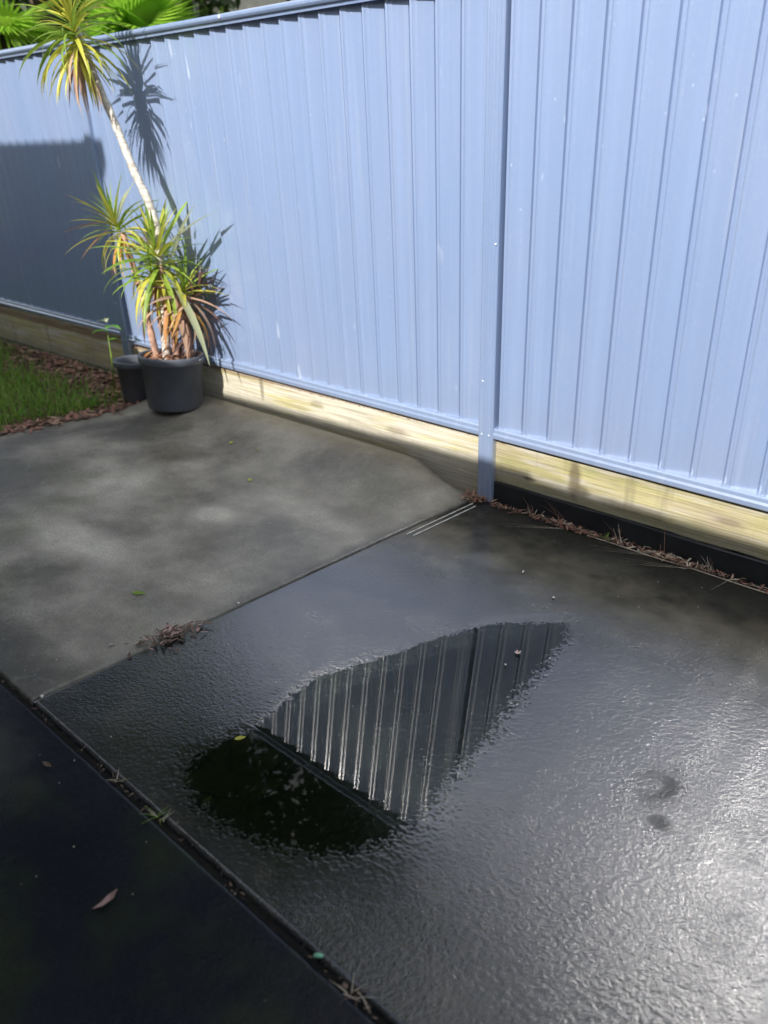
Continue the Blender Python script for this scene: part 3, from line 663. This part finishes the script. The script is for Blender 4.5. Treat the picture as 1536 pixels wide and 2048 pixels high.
obj('leaf_litter', litter_mesh('slot_litter', lp, .010, .026, [M['lf_org'], M['lf_dead'], M['pale_blade']], 17, .2, .2), label='orange leaf scraps caught in the slot right of the middle post', cat='leaf litter', kind='stuff')

# ------------------------------------------------------------------ weeds and dry blades
def tuft(name, loc, n, L0, L1, mats, seed, spread, label, cat, group=None, up_=1., dirn=None, w=.0014):
    r = random.Random(seed); mb = MB()
    for i in range(n):
        L = r.uniform(L0, L1); a = r.uniform(0, 6.283) if dirn is None else R(dirn + r.uniform(-spread, spread)); e = up_ * r.uniform(.5, 1.1); dx, dy = math.cos(a), math.sin(a)
        x0_ = r.gauss(0, .012); y0_ = r.gauss(0, .004); pts = []
        for k in range(5):
            t = k / 4; hor = L * t * math.cos(e) * (1 + .2 * t); ver = L * t * math.sin(e) * (1 - .25 * t * t)
            ww = w * (1 - .85 * t)
            pts += [(x0_ + dx * hor - dy * ww, y0_ + dy * hor + dx * ww, ver + .001), (x0_ + dx * hor + dy * ww, y0_ + dy * hor - dx * ww, ver + .001)]
        mb.add(pts, [(k * 2, k * 2 + 2, k * 2 + 3, k * 2 + 1) for k in range(4)], r.randrange(len(mats)))
    return obj(name, mb.mesh(name, mats), label=label, cat=cat, group=group, loc=loc)
DRY = [M['pale_blade'], M['litter']]
G_ = 'dry grass tufts along the fence foot'
tuft('dry_grass_tuft', (.50, -.040, 0), 6, .07, .13, DRY, 1, 60, 'thin upright dry blades rising nearest the middle post', 'dry grass', G_, 1.1, 110)
tuft('dry_grass_tuft', (.66, -.040, 0), 4, .10, .17, DRY, 2, 40, 'two long dry blades leaning up against the black edging board', 'dry grass', G_, 1.2, 150)
tuft('dry_grass_tuft', (.93, -.040, 0), 5, .09, .16, DRY, 3, 40, 'dry blades right behind the green seedling', 'dry grass', G_, 1.15, 140)
tuft('dry_grass_tuft', (1.10, -.038, 0), 2, .17, .20, DRY, 4, 15, 'single tall thin dry stalk crossing the timber sleeper', 'dry grass', G_, 1.2, 140)
tuft('dry_grass_tuft', (1.30, -.040, 0), 9, .05, .11, [M['litter_dk'], M['pale_blade']], 5, 60, 'short dark dry blades rightmost along the edging board', 'dry grass', G_, 1.2, 120)
G2 = 'pale dry blades lying on the wet slab'
tuft('dry_straw', (.66, -.07, .003), 3, .17, .22, [M['pale_blade']], 6, 8, 'pale dry blades lying flat on the slab nearest the middle post', 'dry grass', G2, .02, 215, .0010)
tuft('dry_straw', (1.06, -.06, .003), 2, .20, .25, [M['pale_blade']], 7, 6, 'middle pale dry blades stretching left across the slab', 'dry grass', G2, .02, 205, .0009)
tuft('dry_straw', (1.22, -.07, .003), 3, .18, .26, [M['pale_blade']], 8, 8, 'rightmost pale dry blades lying flat below the pink litter', 'dry grass', G2, .02, 208, .0010)
tuft('dry_straw', (1.38, -.06, .003), 1, .10, .12, [M['pale_blade']], 9, 4, 'short single dry blade pointing out from the fence at far right', 'dry grass', G2, .03, 262, .0010)
t = tuft('green_seedling', (.86, -.045, 0), 4, .03, .06, [M['lf_green']], 10, 60, 'tiny bright green seedling in the litter under the sleeper', 'seedling', None, .9, 130, .004)
tuft('joint_weed', (.80, JY + .002, -.004), 12, .02, .045, [M['grass'], M['pale_blade']], 11, 180, 'small spiky weed growing in the wide joint below the puddle', 'weed', 'weeds in the wide joint', .7, None, .0012)
tuft('joint_weed', (.62, JY, -.004), 10, .015, .03, [M['litter_dk'], M['pale_blade'], M['grass']], 12, 180, 'dry low weed in the wide joint nearer the left edge', 'weed', 'weeds in the wide joint', .5, None, .0012)
tuft('joint_weed', (1.44, JY, -.004), 12, .015, .04, [M['litter_dk'], M['pale_blade']], 13, 180, 'brownish weed in the wide joint near the bottom edge', 'weed', 'weeds in the wide joint', .5, None, .0012)

# ------------------------------------------------------------------ single small things
def leafshape(name, L, w, mat, curl=.3, tip=.15, n=8):
    vs = []; fs = []
    for i in range(n + 1):
        t = i / n; ww = w * math.sin(math.pi * min(1, t * .92 + .04)) ** .8 * (1 - .25 * t); x = L * (t - .5); z = curl * L * (t - .45) ** 2
        vs += [(x, -ww, z + ww * .45), (x, 0, z + .0004), (x, ww, z + ww * .75)]
    for i in range(n): fs += [(i * 3, i * 3 + 3, i * 3 + 4, i * 3 + 1), (i * 3 + 1, i * 3 + 4, i * 3 + 5, i * 3 + 2)]
    return mesh(name, vs, fs, mat, True)
def leaf_thing(name, loc, L, w, mat, az, label, tilt=0., curl=.3, cat='leaf'):
    o = obj(name, leafshape(name, L, w, mat, curl), label=label, cat=cat, loc=loc, rot=(tilt, 0, R(az))); return o
# brown curled leaf, kite shaped, lower left
vs = [(-.036, -.004, .002), (-.012, -.017, .009), (.018, -.012, .013), (.034, .004, .020), (.010, .012, .006), (-.010, .004, .002), (-.005, -.006, .0015), (.014, -.001, .003)]
me = mesh('fallen_leaf', vs, [(0, 1, 6), (1, 2, 7, 6), (2, 3, 7), (0, 6, 5), (6, 7, 4, 5), (7, 3, 4)], M['brownleaf'])
o = obj('fallen_leaf', me, label='curled pinkish brown leaf lying alone on the dark front slab', cat='leaf', loc=(.926, -2.444, .003), rot=(0, 0, R(78)), sc=.80)
leaf_thing('fallen_leaf', (-.158, -1.682, float(hB(np.array([-.158]), np.array([-1.682]))[0]) + .003), .052, .009, M['lf_green'], 35, 'bright green narrow leaf on the drying far slab', .2)
leaf_thing('fallen_leaf', (.727, -1.933, .001), .030, .0065, M['lf_yel'], 60, 'yellow green leaf at the left tip of the puddle', .1)
for (x, y, s_, lb) in ((-1.22, -.42, .030, 'yellow leaf scrap on the far slab, nearest the pot'), (-.75, -.68, .034, 'brightest yellow leaf scrap in the middle of the far slab'), (-1.02, -.40, .022, 'tiny yellow leaf scrap near the raised slab lip'), (-1.55, -1.98, .034, 'pale yellow leaf at the left edge of the photo on the far slab')):
    leaf_thing('yellow_leaf', (x, y, float(hB(np.array([x]), np.array([y]))[0]) + .003), s_, s_ * .28, M['lf_yel'], random.uniform(0, 180), lb, .2)
leaf_thing('pale_leaf', (.135, -1.862, .006), .034, .006, M['lf_pale'], 40, 'pale cream leaf at the left end of the twig clump on the joint', .2)
leaf_thing('dark_leaf', (.45, -2.33, .002), .034, .006, M['litter_dk'], 10, 'dark narrow leaf on the front slab just below the wide joint', .1)
# pink blossom in the puddle
mb = MB()
for k in range(5):
    a = k * 1.2566; mb.add([(0, 0, .002), (.008 * math.cos(a - .5), .008 * math.sin(a - .5), .005), (.013 * math.cos(a), .013 * math.sin(a), .009), (.008 * math.cos(a + .5), .008 * math.sin(a + .5), .004)], [(0, 1, 2, 3)], k % 2)
obj('fallen_blossom', mb.mesh('fallen_blossom', [M['pink'], M['white']], True), label='crumpled pink and white blossom at the shallow right end of the puddle', cat='blossom', loc=(1.053, -1.06, WL + .001))
def pebble(loc, r, mat, label, name='pebble', sc=(1, 1, .7), rot=0, cat='pebble'):
    bm = bmesh.new(); bmesh.ops.create_icosphere(bm, subdivisions=2, radius=r); rr = random.Random(int(loc[0] * 1000))
    for v_ in bm.verts: v_.co *= rr.uniform(.82, 1.12); v_.co.x *= sc[0]; v_.co.y *= sc[1]; v_.co.z *= sc[2]
    me = bpy.data.meshes.new(name); bm.to_mesh(me); bm.free(); me.materials.append(mat); me.polygons.foreach_set('use_smooth', [True] * len(me.polygons))
    return obj(name, me, label=label, cat=cat, loc=(loc[0], loc[1], loc[2] + r * sc[2] * .8), rot=(0, 0, rot))
pebble((.953, -.657, .001), .0060, M['white'], 'small whitish pebble on the slab beyond the puddle')
pebble((.760, -.555, .001), .0050, M['white'], 'thin pale twig bit lying on the slab below the post', 'twig', (2.6, .7, .6), R(-72), 'twig')
pebble((1.06, -1.145, .001), .0038, M['white'], 'tiny pale stone just below the pink blossom')
pebble((.155, -1.48, .004), .0055, M['white'], 'pale pebble on the joint right of the twig clump')
pebble((.17, -2.205, .002), .0055, M['white'], 'pale pebble where the two slab joints cross')
pebble((1.335, -2.232, -.004), .007, simple('green_scrap', (.15, .38, .24), .5), 'pale green scrap in the wide joint near the bottom', 'green_scrap', (1.6, .7, .6), R(40), 'scrap')
# twin pale strips painted in as the post's reflection in the wet film
for k, (dx, a, b) in enumerate(((-.010, -.60, -.100), (.020, -.59, -.125))):
    mb = MB(); n = 24
    for i in range(n):
        y0 = a + (b - a) * i / n; y1 = a + (b - a) * (i + 1) / n; w0 = .0022 + .0006 * math.sin(i * 1.7)
        mb.add([(-w0, y0, 0), (w0, y0, 0), (w0, y1, 0), (-w0, y1, 0), (-w0, y0, .0012), (w0, y0, .0012), (w0, y1, .0012), (-w0, y1, .0012)], [(4, 5, 6, 7), (0, 1, 5, 4), (1, 2, 6, 5), (2, 3, 7, 6), (3, 0, 4, 7)])
    obj('post_reflection_line', mb.mesh('post_reflection_line', M['pale_line']), label=('left of two thin pale lines' if k == 0 else 'right of two thin pale lines') + ' painted as the post reflection along the slab joint', cat='painted reflection', loc=(.212 + dx, 0, .0016))
# pale strip along the slab edge
mb = MB(); pts = [(.78 + i * .05, -.062 + .003 * math.sin(i * .8), .004) for i in range(52)]
mb.tube(pts, .0028, 6); obj('edge_strip', mb.mesh('edge_strip', M['pale_blade'], True), label='thin pale strip along the slab edge beside the black edging board', cat='edge strip')
# scattered grit
r_ = random.Random(44); gp2 = []
for _ in range(110):
    x, y = r_.uniform(.2, 2.0), r_.uniform(-2.9, -.1); gp2.append((x, y))
mb = MB()
for (x, y) in gp2:
    s_ = .0007 + .0022 * r_.random() ** 3; z = .001
    if sd_poly(np.array([x]), np.array([y]), pud)[0] < .02: continue
    mb.add([(x - s_, y, z), (x, y - s_, z), (x + s_, y, z), (x, y + s_, z), (x, y, z + s_ * 1.4)], [(0, 1, 4), (1, 2, 4), (2, 3, 4), (3, 0, 4)])
for _ in range(120):
    x, y = r_.uniform(-2.0, .1), r_.uniform(-2.2, -.2); s_ = r_.uniform(.0015, .004); z = float(hB(np.array([x]), np.array([y]))[0])
    mb.add([(x - s_, y, z), (x, y - s_, z), (x + s_, y, z), (x, y + s_, z), (x, y, z + s_ * 1.2)], [(0, 1, 4), (1, 2, 4), (2, 3, 4), (3, 0, 4)])
obj('grit', mb.mesh('grit', M['pale_blade']), label='scattered specks of pale grit on the slabs', cat='grit', kind='stuff')

# ------------------------------------------------------------------ trees and neighbour's house beyond the fence
def crown_mesh(name, c, rad, n, size, mats, seed, clumps=26):
    r = np.random.default_rng(seed); rad = np.array(rad); cl = []
    for _ in range(clumps):
        d = r.normal(size=3); d /= np.linalg.norm(d); cl.append((np.array(c) + d * rad * r.uniform(.35, .95), r.uniform(.22, .42)))
    vs = []; fs = []; mi = []
    for i in range(n):
        cc, cr = cl[r.integers(len(cl))]; d = r.normal(size=3); d /= np.linalg.norm(d); p = cc + d * rad * cr * r.uniform(.3, 1.) ** .5
        a = r.normal(size=3); a /= np.linalg.norm(a); b = np.cross(a, r.normal(size=3)); b /= np.linalg.norm(b); s_ = size * r.uniform(.6, 1.3)
        k = len(vs); vs += [tuple(p - a * s_), tuple(p + b * s_ * .35), tuple(p + a * s_), tuple(p - b * s_ * .35)]; fs.append((k, k + 1, k + 2, k + 3)); mi.append(int(r.random() < .3))
    return mesh(name, vs, fs, mats, False, mi)
def tree(loc, h, c, rad, n, size, label, seed, mats=None):
    t = obj('leafy_tree', None, label=label, cat='tree', loc=loc, group='trees beyond the fence')
    mb = MB(); r = random.Random(seed)
    mb.tube([(0, 0, -.2), (.08, .05, h * .3), (-.05, .1, h * .6), (.05, 0, h * .85)], [.20, .15, .10, .04], 9)
    for k in range(6):
        a = k * 1.05 + r.random(); z = h * r.uniform(.3, .7); L = rad[0] * .8
        mb.tube([(0, 0.05, z), (math.cos(a) * L * .5, math.sin(a) * L * .5, z + .4 * L), (math.cos(a) * L, math.sin(a) * L, z + .9 * L)], [.07, .045, .015], 6)
    obj('trunk', mb.mesh('trunk', M['bark_dark'], True), t)
    obj('crown', crown_mesh('crown', c, rad, n, size, mats or [M['tree_lf'], M['tree_lf2']], seed), t)
tree((-5.2, 4.6, 0), 16, (0, 0, 9.8), (2.9, 2.6, 7.4), 17000, .17, 'tall dark leafy tree behind the top left corner of the fence, nearest the palm', 1)
tree((-9.0, 2.8, 0), 16, (0, 0, 8.6), (3.0, 2.4, 8.0), 17000, .17, 'broad dark tree at the far left beyond the fence', 2)
tree((-7.3, .9, 0), 14, (2.2, .1, 9.6), (3.2, 2.5, 4.6), 16000, .17, 'unseen dark tree added over the left end of the fence to darken the front slab', 5)  # out of view, added to block bright sky above the front slab
tree((-13.5, 6.0, 0), 9, (0, 0, 4.8), (4.2, 3.0, 4.4), 9000, .2, 'distant green tree filling the gap between the two dark ones', 3)
tree((-8.6, -.6, 0), 15, (0, 0, 9.0), (2.4, 2.2, 7.0), 13000, .17, 'dark tree beyond the left end of the fence, out of the frame', 4)

def frond(L, n, droop, wleaf=.022, ll=.42, fan=False):
    vs = []; fs = []
    if fan:
        for k in range(n):
            a = -1.35 + 2.7 * k / (n - 1); l = L * (.8 + .2 * math.cos(a)); w = .020
            d = (math.cos(a), math.sin(a)); p = (-d[1], d[0]); b = len(vs)
            vs += [(0, 0, 0), (d[0] * l * .5 - p[0] * w, d[1] * l * .5 - p[1] * w, .02), (d[0] * l, d[1] * l, -.25 * l * (.4 + abs(a) * .3)), (d[0] * l * .5 + p[0] * w, d[1] * l * .5 + p[1] * w, .02)]; fs.append((b, b + 1, b + 2, b + 3))
        return vs, fs
    x = z = 0; a = -.5
    for k in range(n):
        t = k / n; a += droop / n; x += L / n * math.cos(a); z -= L / n * math.sin(a)
        l = ll * math.sin(math.pi * min(1, .12 + .86 * t)) ** .7
        for s_ in (-1, 1):
            b = len(vs); vs += [(x, 0, z), (x + l * .35, s_ * l * .45, z - .04 * l), (x + l * .75, s_ * l * .85, z - .45 * l), (x + l * .35 + wleaf, s_ * l * .42, z - .06 * l)]; fs.append((b, b + 1, b + 2, b + 3))
        b = len(vs); vs += [(x - L / n, -.012, z), (x, -.012, z), (x, .012, z), (x - L / n, .012, z)]; fs.append((b, b + 1, b + 2, b + 3))
    return vs, fs
def palm(loc, h, nf, L, label, seed, lean_=(0, 0), fan=False, rtr=.09):
    t = obj('palm_tree', None, label=label, cat='palm', loc=loc); r = random.Random(seed)
    mb = MB(); mb.tube([(lean_[0] * k / 5, lean_[1] * k / 5, h * k / 5 - .1) for k in range(6)], [rtr * (1 + .1 * (k % 2)) for k in range(6)], 9); obj('trunk', mb.mesh('trunk', M['bark_dark'], True), t)
    ms = []
    for dr in (1.2, 1.7, 2.2):
        vs, fs = frond(L, 36 if not fan else 26, dr, fan=fan); ms.append(mesh('frond', vs, fs, M['palm_lf']))
    for k in range(nf):
        a = k * 137.5; e = r.uniform(-.2, .9)
        obj('frond', ms[k % 3], t, loc=(lean_[0], lean_[1], h - .1), rot=(r.uniform(-.2, .2), -e, R(a)), sc=r.uniform(.85, 1.1))
palm((-5.7, 2.6, 0), 6.7, 11, .85, 'slender feathery palm beyond the middle of the fence, above the frame', 1, (.3, -.2), False, .05)
palm((-4.55, 1.35, 0), 2.62, 14, .62, 'low bright fan palm peeping over the fence near the pale house', 2, (.05, 0), True, .05)
palm((-7.3, 1.5, 0), 2.9, 14, .8, 'bright fan palm at the top left corner behind the fence', 3, (.05, 0), True, .05)

hs = obj('neighbour_house', None, label='cream rendered house corner showing above the fence beyond the palms', cat='house', loc=(-14.9, 9.6, 0))
mb = MB(); mb.box((-2, 0, 0), (1.0, 6, 6.2)); obj('wall', mb.mesh('wall', M['render']), hs)
mb = MB(); mb.add([(-2.5, -.5, 6.21), (1.5, -.5, 6.21), (1.5, 6.5, 6.21), (-2.5, 6.5, 6.21), (-.5, 1.5, 7.6), (-.5, 4.5, 7.6)], [(3, 2, 1, 0), (0, 1, 4), (1, 2, 5, 4), (2, 3, 5), (3, 0, 4, 5)]); obj('roof', mb.mesh('roof', M['rooftile']), hs)
mb = MB(); mb.box((-1.4, -.03, 3.6), (-.3, -.004, 4.8)); w_ = obj('window', mb.mesh('window', M['glass']), hs)

# the house behind the camera, whose eave shades the slabs
hm = obj('own_house', None, label='low grey house with an overhanging metal roof, behind the photographer', cat='house', loc=(0, 0, 0))
mb = MB(); mb.box((-1.96, -9, -.05), (14, -4.4, 2.5)); mb.box((-9, -9, -.05), (-1.964, -3.9, 3.84)); obj('wall', mb.mesh('wall', M['wallgrey']), hm)
mb = MB()
def slab_(xa, xb, ye, ze, pitch, yb, dl=0.):
    zb_ = ze + (ye - yb) * math.tan(pitch); t_ = .12
    mb.add([(xa, ye, ze - t_ - dl), (xb, ye, ze - t_), (xb, ye, ze), (xa, ye, ze - dl), (xa, yb, zb_ - t_), (xb, yb, zb_ - t_), (xb, yb, zb_), (xa, yb, zb_)], [(0, 1, 2, 3), (3, 2, 6, 7), (0, 4, 5, 1), (0, 3, 7, 4), (1, 5, 6, 2), (4, 7, 6, 5)])
slab_(-1.957, 1.2, -3.65, 2.635, R(14), -9.2, .06); slab_(1.202, 14, -3.65, 2.61, R(14), -9.2)
slab_(-9, -1.96, -3.65, 3.955, R(14), -9.2)
obj('roof', mb.mesh('roof', M['rooftile']), hm)
mb = MB(); mb.box((.5, -4.396, .9), (2.6, -4.38, 2.1)); obj('window', mb.mesh('window', M['glass']), hm)
